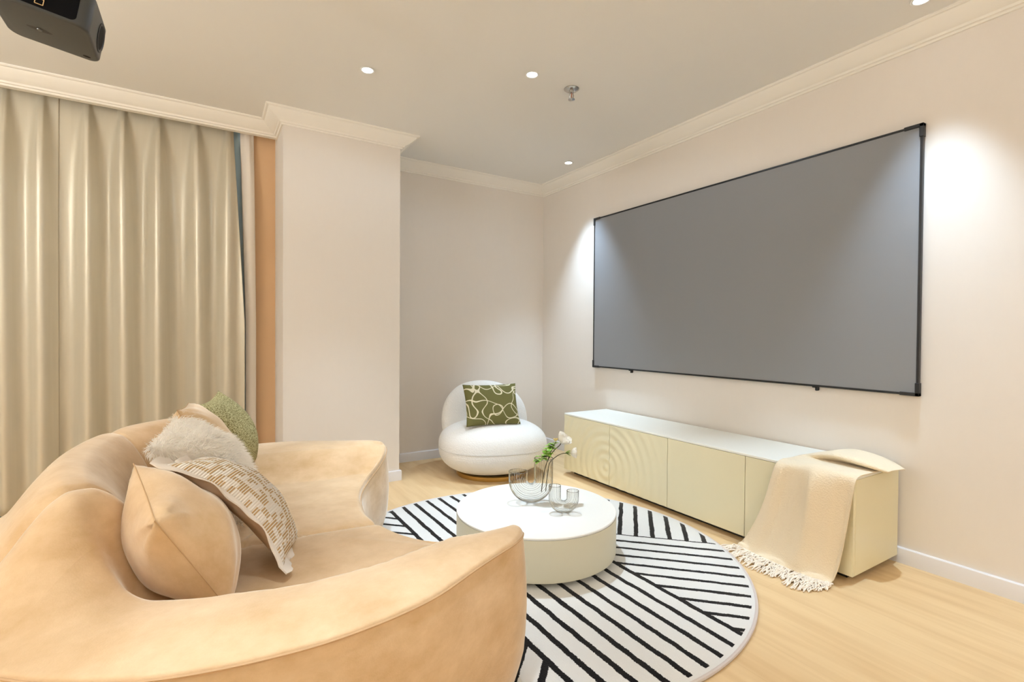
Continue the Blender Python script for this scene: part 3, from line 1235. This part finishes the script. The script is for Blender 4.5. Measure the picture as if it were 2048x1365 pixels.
si = np.interp(phi, [0, 42.5, 46, 56, 68, 79, 88, 99, 118, 180], [1.02, 1.0, 0.95, 0.83, 0.79, 0.756, 0.742, 0.72, 0.735, 0.72])
slope = np.where(near, np.interp(phi, [0, 38, 42, 46, 180], [0.04, 0.04, 0.05, 0.08, 0.09]), np.interp(phi, [0, 36, 44, 52, 62, 180], [0.06, 0.10, 0.20, 0.22, 0.22, 0.22]))
wback = np.where(near, smoothstep(112, 138, phi), smoothstep(90, 113, phi))
S = np.concatenate([np.linspace(0, 0.36, 16)[:-1], np.linspace(0.36, 0.52, 22)[:-1], np.linspace(0.52, 0.96, 40)[:-1], 1 - 0.04 * (1 - np.linspace(0, 1, 9)) ** 1.8])
NS = len(S)
bs = np.array([0.0, 0.36, 0.415, 0.43, 0.46, 0.50, 0.545, 0.60, 0.65, 0.70, 0.75, 0.80, 0.86, 0.92, 0.96, 1.0])
bz = np.array([0.368, 0.365, 0.352, 0.40, 0.490, 0.570, 0.635, 0.688, 0.713, 0.718, 0.699, 0.656, 0.590, 0.535, 0.508, 0.487])


def pchip(x, xs, ys):
    h_ = np.diff(xs)
    dl = np.diff(ys) / h_
    dd = np.zeros_like(ys)
    for i in range(1, len(xs) - 1):
        if dl[i - 1] * dl[i] > 0:
            dd[i] = 2 / (1 / dl[i - 1] + 1 / dl[i])
    dd[0], dd[-1] = dl[0], dl[-1]
    k = np.clip(np.searchsorted(xs, x) - 1, 0, len(xs) - 2)
    t_ = (x - xs[k]) / h_[k]
    return ys[k] * (1 + 2 * t_) * (1 - t_) ** 2 + dd[k] * h_[k] * t_ * (1 - t_) ** 2 + ys[k + 1] * t_ ** 2 * (3 - 2 * t_) + dd[k + 1] * h_[k] * t_ ** 2 * (t_ - 1)


zb = pchip(S, bs, bz)
G = np.zeros((NQ, NS, 3))
for i in range(NQ):
    G[i, :, 0] = c0[0] + rel[i, 0] * S
    G[i, :, 1] = AX + rel[i, 1] * S
    zs = 0.362 + 0.014 * (1 - S ** 2)
    k = smoothstep(si[i] - slope[i], si[i], S)
    za = zs + (hq[i] - zs) * k + 0.010 * np.sin(PI * np.clip((S - si[i]) / max(1 - si[i], 0.02), 0, 1)) * (si[i] < 0.95)
    zbi = zb - (0.018 * float(smoothstep(172, 138, phi[i])) * np.sin(PI * np.clip((S - 0.43) / 0.57, 0, 1)) if near[i] else 0)
    z = za * (1 - wback[i]) + zbi * wback[i]
    rr = np.interp(phi[i], [0, 40, 46, 60], [0.030, 0.026, 0.012, 0.008])
    wd = rr / np.linalg.norm(rel[i])
    q = np.clip((S - (1 - wd)) / wd, 0, 1)
    z = z - rr * (1 - np.sqrt(np.clip(1 - q * q, 0, 1)))
    G[i, :, 2] = z
# wall rows
FW = np.array([0.04, 0.1, 0.2, 0.35, 0.5, 0.65, 0.8, 0.9, 0.96, 1.0])
wall = np.zeros((NQ, len(FW), 3))
tang = np.roll(Q[:, :2], -1, 0) - np.roll(Q[:, :2], 1, 0)
nrm2 = np.stack([tang[:, 1], -tang[:, 0]], -1)
nrm2 /= np.linalg.norm(nrm2, axis=1)[:, None]
sgn = np.sign((nrm2 * rel).sum(1))
nrm2 *= sgn[:, None]
for j, fr_ in enumerate(FW):
    off = 0.014 * math.sin(PI * min(fr_ * 1.1, 1)) - 0.02 * max(fr_ - 0.85, 0) / 0.15
    wall[:, j, 0] = Q[:, 0] + nrm2[:, 0] * off
    wall[:, j, 1] = AX + Q[:, 1] + nrm2[:, 1] * off
    wall[:, j, 2] = G[:, -1, 2] * (1 - fr_) + 0.022 * fr_
A = np.concatenate([G, wall], 1)
NA = A.shape[1]
# normals by differences, then seams pressed in along them
du = np.roll(A, -1, 0) - np.roll(A, 1, 0)
dv = np.gradient(A, axis=1)
N3 = np.cross(du, dv)
N3 /= np.linalg.norm(N3, axis=2)[..., None] + 1e-9
if N3[NQ // 4, 60, 2] < 0:
    N3 = -N3
SEAT_SEAM = 1.925
PH = np.repeat(phi[:, None], NA, 1)
SS = np.concatenate([S, np.ones(len(FW))])[None, :].repeat(NQ, 0)
dep = np.zeros((NQ, NA))
seatmask = (SS < np.minimum(si[:, None] + 0.05, 1.1)) & (~((wback[:, None] > 0.5) & (SS > 0.42)))
front = (PH < 50)
dseat = np.abs(A[..., 1] - SEAT_SEAM)
dep += np.where(seatmask & (front | (SS < 0.75)), 0.012 * np.exp(-(dseat / 0.007) ** 2) + 0.008 * np.exp(-(dseat / 0.03) ** 2), 0)
BSEAM = 141.0
dphi = np.abs(PH - BSEAM)
wb = wback[:, None] * ((SS > 0.42) & (SS < 0.985))
darc = np.radians(dphi) * np.linalg.norm(A[..., :2] - (c0 + [0, AX]), axis=2)
dep += wb * (0.014 * np.exp(-(darc / 0.008) ** 2) + 0.007 * np.exp(-(darc / 0.04) ** 2))
# puffiness between the seams and soft velvet dents
dep -= 0.004 * wavy(A.reshape(-1, 3), 9, 4).reshape(NQ, NA) * np.where(SS >= 0.999, 0.35, 0.6)
dep[:, 0] = dep[:, 0].mean()
A = A - N3 * dep[..., None]
A[:, 0] = A[:, 0].mean(0)

t = empty('curved_sofa', (0.0, AX, 0), 'curved peach velvet sofa filling the near left of the room', 'sofa')
faces_by = {}
for i in range(NQ):
    i2 = (i + 1) % NQ
    for j in range(NA - 1):
        s_ = SS[i, j]
        w_ = wback[i]
        if j < NS - 1 and w_ > 0.5 and 0.425 < s_ < 0.985:
            key = ('backrest', 0 if (near[i] and phi[i] < BSEAM) else (2 if (not near[i] and phi[i] < BSEAM) else 1))
        elif j < NS - 1 and ((w_ > 0.5 and s_ <= 0.425) or (w_ <= 0.5 and s_ < si[i] - slope[i] * 0.5 and (phi[i] > 46 or s_ < 0.99))):
            key = ('seat_cushion', 0 if A[i, j, 1] < SEAT_SEAM else 1)
        else:
            key = ('frame', 0)
        faces_by.setdefault(key, []).append((i * NA + j, i2 * NA + j, i2 * NA + j + 1, i * NA + j + 1))
flat = A.reshape(-1, 3)
nflat = N3.reshape(-1, 3)
for key in sorted(faces_by):
    fs = faces_by[key]
    used = sorted({k for q in fs for k in q})
    mp = {k: n_ for n_, k in enumerate(used)}
    fs2 = [tuple(mp[k] for k in q) for q in fs]
    if N3[0, 0, 2] == 0:
        pass
    o = mesh(key[0], flat[used], fs2, M['velvet'], None)
    # outward faces: compare with the analytic normals
    me = o.data
    dot = 0.0
    for k in range(0, len(me.polygons), 37):
        p_ = me.polygons[k]
        dot += Vector(nflat[fs[k][0]]).dot(p_.normal)
    if dot < 0:
        me.flip_normals()
    me.normals_split_custom_set_from_vertices([tuple(nflat[k] if False else (0, 0, 0)) for k in used])
    o.parent = t
    loc(o, t)
rim = A[:, NS - 1].copy()
rim = [tuple(rim[i] + np.append(nrm2[i] * 0.001, -0.001)) for i in range(NQ)]
loc(MB().tube(rim, 0.0032, 6, closed=True).build('piping', M['velvet_seam'], t), t)

# ------------------------------------------------------------------ curtains
PLE = [-2.72, -2.53, -2.33, -2.14, -1.95, -1.75, -1.56, -1.36, -1.165, -0.974, -0.816, -0.609, -0.436, -0.252, -0.048, 0.146, 0.264]


def curtain(xa, xb, ybase, zbot, material, name, label, group, ampl=1.0, ztop=K + 0.05, seed=0, edge_r=None, edge_l=None, nx=None):
    nx = nx or int((xb - xa) / 0.006) + 2
    nz = 70
    us = np.linspace(0, 1, nx)
    zz = np.concatenate([np.linspace(ztop, ztop - 0.5, 34)[:-1], np.linspace(ztop - 0.5, zbot, 37)])
    r = np.random.default_rng(seed)
    jit = {p: (r.uniform(-0.018, 0.018), r.uniform(0.85, 1.2), r.uniform(-0.02, 0.02)) for p in PLE}
    V = np.zeros((len(zz), nx, 3))
    for j, z in enumerate(zz):
        drop = max(ztop - 0.05 - z, 0.0)
        g = 1 - math.exp(-drop / 0.28)
        xl = xa + (edge_l(drop) if edge_l else 0)
        xr = xb + (edge_r(drop) if edge_r else 0)
        x = xl + (xr - xl) * us
        y = np.zeros(nx)
        for p in PLE:
            jx, ja, jb = jit[p]
            pc = p + jx * g + jb * min(drop / 2.4, 1)
            wdt = 0.014 + 0.044 * g
            y -= ampl * ja * (0.024 + 0.078 * g) * np.exp(-((x - pc) / wdt) ** 2)
            # pinch folds at the head
            y += ampl * 0.007 * (1 - g) * np.cos((x - p) / 0.0045) * np.exp(-((x - p) / 0.014) ** 2)
        P3 = np.stack([x, x * 0, x * 0 + z * 0.12], -1)
        y += ampl * 0.010 * g * wavy(P3, 12, seed + 3)
        V[j, :, 0] = x
        V[j, :, 1] = ybase + y
        V[j, :, 2] = z
    v = V.reshape(-1, 3)
    o = mesh(name, v, grid_faces(len(zz), nx), material)
    tag(o, label, 'curtain', group)
    sm = o.modifiers.new('thickness', 'SOLIDIFY')
    sm.thickness = 0.0015
    return o


GC = 'curtains on the window wall'
curtain(-2.75, -0.742, 3.998, 0.045, M['satin'], 'satin_curtain', 'champagne satin curtain panel at the left edge, behind the sofa back', GC, seed=1)
curtain(-0.752, 0.176, 4.003, 0.020, M['satin'], 'satin_curtain', 'champagne satin curtain panel between the left panel and the blue lining', GC, seed=2,
        edge_r=lambda d: 0.062 * min(d / 1.3, 1.0))
curtain(0.216, 0.302, 4.012, 0.02, M['sheer'], 'sheer_curtain', 'narrow pale pink curtain strip beside the column', GC, ampl=0.55, seed=3,
        edge_l=lambda d: 0.03 * min(d / 1.3, 1.0), edge_r=lambda d: 0.012 * min(d / 1.3, 1.0))
curtain(-2.75, 0.250, 4.026, 0.004, M['lining'], 'blue_curtain_lining', 'dusty blue lining showing as a thin strip between the curtains', GC, ampl=0.10, seed=4)

# ------------------------------------------------------------------ throw over the cabinet
net = np.array([
    [(2.80, 1.37, .484), (2.83, 1.28, .495), (2.84, 1.18, .505), (2.82, 1.08, .502), (2.74, 0.985, .489)],
    [(2.72, 1.375, .487), (2.74, 1.285, .515), (2.74, 1.19, .540), (2.72, 1.08, .530), (2.67, 0.972, .502)],
    [(2.64, 1.38, .489), (2.63, 1.295, .520), (2.60, 1.20, .545), (2.585, 1.09, .532), (2.60, 0.985, .502)],
    [(2.60, 1.385, .489), (2.585, 1.30, .512), (2.555, 1.205, .528), (2.555, 1.10, .515), (2.585, 0.995, .494)],
    [(2.58, 1.388, .487), (2.585, 1.30, .500), (2.59, 1.21, .506), (2.60, 1.105, .499), (2.61, 1.020, .489)],
    [(2.55, 1.39, .4855), (2.58, 1.305, .489), (2.62, 1.21, .491), (2.63, 1.115, .489), (2.63, 1.040, .486)],
    [(2.50, 1.392, .485), (2.51, 1.305, .487), (2.52, 1.213, .492), (2.53, 1.12, .490), (2.53, 1.044, .486)],
    [(2.45, 1.395, .485), (2.45, 1.305, .488), (2.44, 1.215, .500), (2.44, 1.125, .494), (2.45, 1.046, .486)],
    [(2.412, 1.40, .468), (2.405, 1.31, .470), (2.394, 1.22, .476), (2.400, 1.13, .470), (2.415, 1.048, .464)],
    [(2.405, 1.415, .40), (2.394, 1.32, .40), (2.378, 1.225, .40), (2.385, 1.135, .395), (2.405, 1.054, .39)],
    [(2.402, 1.445, .28), (2.388, 1.345, .28), (2.374, 1.24, .28), (2.380, 1.145, .28), (2.400, 1.068, .27)],
    [(2.398, 1.49, .16), (2.382, 1.375, .16), (2.370, 1.262, .16), (2.372, 1.160, .16), (2.396, 1.084, .15)],
    [(2.392, 1.53, .075), (2.372, 1.405, .075), (2.360, 1.280, .078), (2.360, 1.175, .078), (2.390, 1.097, .070)],
    [(2.378, 1.557, .028), (2.358, 1.425, .028), (2.345, 1.290, .030), (2.342, 1.180, .034), (2.372, 1.106, .026)],
    [(2.358, 1.570, .010), (2.336, 1.435, .010), (2.322, 1.295, .011), (2.318, 1.182, .014), (2.352, 1.113, .010)],
])
rows = np.array([catmull(r, 14, False) for r in net])
cols = np.array([catmull(rows[:, k], 9, False) for k in range(rows.shape[1])])      # (nu, nv, 3)
nu, nv = cols.shape[:2]
uu = np.linspace(0, 1, nu)[:, None]
vv = np.linspace(0, 1, nv)[None, :]
hang = smoothstep(0.53, 0.66, vv) * smoothstep(0.99, 0.88, vv)
fold = 0.014 * np.sin(uu * 11 + 1.5 * vv + 0.6) + 0.005 * np.sin(uu * 29 - 4 * vv + 1)
cols[..., 0] -= hang * np.maximum(fold, -0.012) + 0.004 * hang
floorz = smoothstep(0.90, 0.98, vv)
cols[..., 2] += floorz * 0.010 * np.maximum(np.sin(uu * 17 + 1.0), 0) * smoothstep(1.0, 0.96, vv)
v = cols.reshape(-1, 3)
t = empty('throw_blanket', (2.43, 1.2, 0.478), 'cream fringed throw blanket draped over the cabinet end', 'blanket')
o = mesh('cloth', v, grid_faces(nu, nv), M['throw'], t)
loc(o, t)
sm = o.modifiers.new('thickness', 'SOLIDIFY')
sm.thickness = 0.004
sm.offset = 0
hem = catmull(net[-1], 30, False)
end = catmull([(2.235, 1.612, .006), (2.190, 1.435, .006), (2.192, 1.275, .006), (2.172, 1.160, .006), (2.272, 1.090, .006)], 30, False)
mb = MB()
rnd = random.Random(2)
for k in range(190):
    s = rnd.random()
    a = Vector(hem[int(s * (len(hem) - 1))])
    s2 = min(max(s + rnd.uniform(-0.07, 0.07), 0), 1)
    b = Vector(end[int(s2 * (len(end) - 1))])
    b = a.lerp(b, rnd.uniform(0.6, 1.1))
    pts = []
    for q in range(7):
        f_ = q / 6
        w_ = math.sin(f_ * PI)
        pts.append(a.lerp(b, f_) + Vector((rnd.uniform(-.012, .012) * w_, rnd.uniform(-.014, .014) * w_, rnd.uniform(0.0, 0.012) * w_)))
    mb.tube(catmull(pts, 3, False), 0.0026, 5)
fg = loc(mb.build('fringe', M['fringe'], t), t)
fg['kind'] = 'stuff'

# ------------------------------------------------------------------ projector
TLT = math.radians(9.5)
ax = Vector((math.cos(TLT), 0, -math.sin(TLT)))
bx = Vector((0, 1, 0))
cxv = ax.cross(bx)
if cxv.z < 0:
    cxv = -cxv
pc = Vector((-0.296, 2.147, 1.994)) - ax * 0.108 - bx * 0.111 + cxv * 0.053
t = empty('ceiling_projector', pc, 'dark grey projector hanging from the ceiling in the top left corner', 'projector')
t.matrix_world = Matrix(((ax.x, bx.x, cxv.x, pc.x), (ax.y, bx.y, cxv.y, pc.y), (ax.z, bx.z, cxv.z, pc.z), (0, 0, 0, 1)))


def rounded_box(hx, hy, hz, r, r2):
    import bmesh
    bm = bmesh.new()
    bmesh.ops.create_cube(bm, size=1.0)
    for vtx in bm.verts:
        vtx.co = Vector((vtx.co.x * 2 * hx, vtx.co.y * 2 * hy, vtx.co.z * 2 * hz))
    ver = [e for e in bm.edges if abs(e.verts[0].co.z - e.verts[1].co.z) > hz]
    bmesh.ops.bevel(bm, geom=ver, offset=r, segments=8, profile=0.5, affect='EDGES')
    hor = [e for e in bm.edges if abs(e.verts[0].co.z - e.verts[1].co.z) < 1e-5 and len(e.link_faces) == 2 and abs(e.link_faces[0].normal.dot(e.link_faces[1].normal)) < 0.2]
    bmesh.ops.bevel(bm, geom=hor, offset=r2, segments=4, profile=0.5, affect='EDGES')
    me = bpy.data.meshes.new('body')
    bm.to_mesh(me)
    bm.free()
    return me


me = rounded_box(0.112, 0.116, 0.056, 0.034, 0.008)
finish(me, M['proj_body'], True, 60)
link('body', me, t)


def rrect(hx, hz, r, n=8):
    pts = []
    for cx_, cz_, a0 in ((hx - r, hz - r, 0), (-hx + r, hz - r, 90), (-hx + r, -hz + r, 180), (hx - r, -hz + r, 270)):
        for k in range(n + 1):
            a = math.radians(a0 + 90 * k / n)
            pts.append((cx_ + r * math.cos(a), cz_ + r * math.sin(a)))
    return pts


# black port panel on the side that faces the viewer (-y)
pp = rrect(0.084, 0.046, 0.014)
n = len(pp)
v = [(x, -0.1172, z) for x, z in pp] + [(x, -0.112, z) for x, z in pp]
MB().add(v, [tuple(range(n))] + [(k, (k + 1) % n, n + (k + 1) % n, n + k) for k in range(n)]).build('port_panel', M['lens'], t)
for px_, w_ in ((-0.046, 0.011), (0.002, 0.009)):
    o_ = [(px_ - w_, -0.1182, -0.038), (px_ - w_, -0.1182, -0.022), (px_ + w_, -0.1182, -0.022), (px_ + w_, -0.1182, -0.038)]
    mb = MB()
    mb.tube([o_[0], o_[1]], 0.0011, 6)
    mb.tube([o_[0], o_[3]], 0.0011, 6)
    mb.tube([o_[3], o_[2]], 0.0011, 6)
    mb.tube([o_[1], (px_ - w_ * 0.4, -0.1182, -0.022)], 0.0011, 6)
    mb.tube([o_[2], (px_ + w_ * 0.4, -0.1182, -0.022)], 0.0011, 6)
    mb.build('port', M['port'], t)
# oval screw recess and small hole on the underside
pts = [(0.030 * math.cos(a), 0.010 * math.sin(a)) for a in np.linspace(0, 2 * PI, 32, endpoint=False)]
MB().add([(x - 0.020, y + 0.01, -0.0566) for x, y in pts], [tuple(range(32))]).build('mount_recess', M['proj_dark'], t)
MB().lathe([(0.0005, -0.0590), (0.006, -0.0588), (0.007, -0.0564)], 20, cx=-0.020, cy=0.01, cap=False).build('mount_screw', M['screw'], t)
MB().add([(x * 0.34 + 0.080, y * 0.62 + 0.085, -0.0564) for x, y in pts], [tuple(range(32))]).build('foot_hole', M['lens'], t)
# lens on the +x end
v, f = [], []
LZ, LY = 0.0, 0.040
prof = [(0.045, 0.110), (0.045, 0.1140), (0.041, 0.1150), (0.038, 0.1130), (0.034, 0.1122)]
N_ = 40
for r_, x_ in prof:
    for k in range(N_):
        a = 2 * PI * k / N_
        v.append((x_, LY + r_ * math.cos(a), LZ + r_ * math.sin(a)))
MB().add(v, grid_faces(len(prof), N_, close_m=True)).build('lens_ring', M['proj_dark'], t)
v = [(0.1126, LY + 0.038 * math.cos(2 * PI * k / N_), LZ + 0.038 * math.sin(2 * PI * k / N_)) for k in range(N_)]
v2 = [(0.1130, LY + 0.02 * math.cos(2 * PI * k / N_), LZ + 0.02 * math.sin(2 * PI * k / N_)) for k in range(N_)]
MB().add(v + v2 + [(0.1132, LY, LZ)], grid_faces(2, N_, close_m=True) + [(N_ + k, N_ + (k + 1) % N_, 2 * N_) for k in range(N_)]).build('lens', M['lens'], t)
mi = t.matrix_world.inverted()
mb = MB().tube([mi @ Vector((pc.x - 0.01, pc.y, pc.z + 0.05)), mi @ Vector((pc.x - 0.01, pc.y, CEIL))], 0.016, 16)
mb.build('ceiling_pole', M['white_trim'], t)
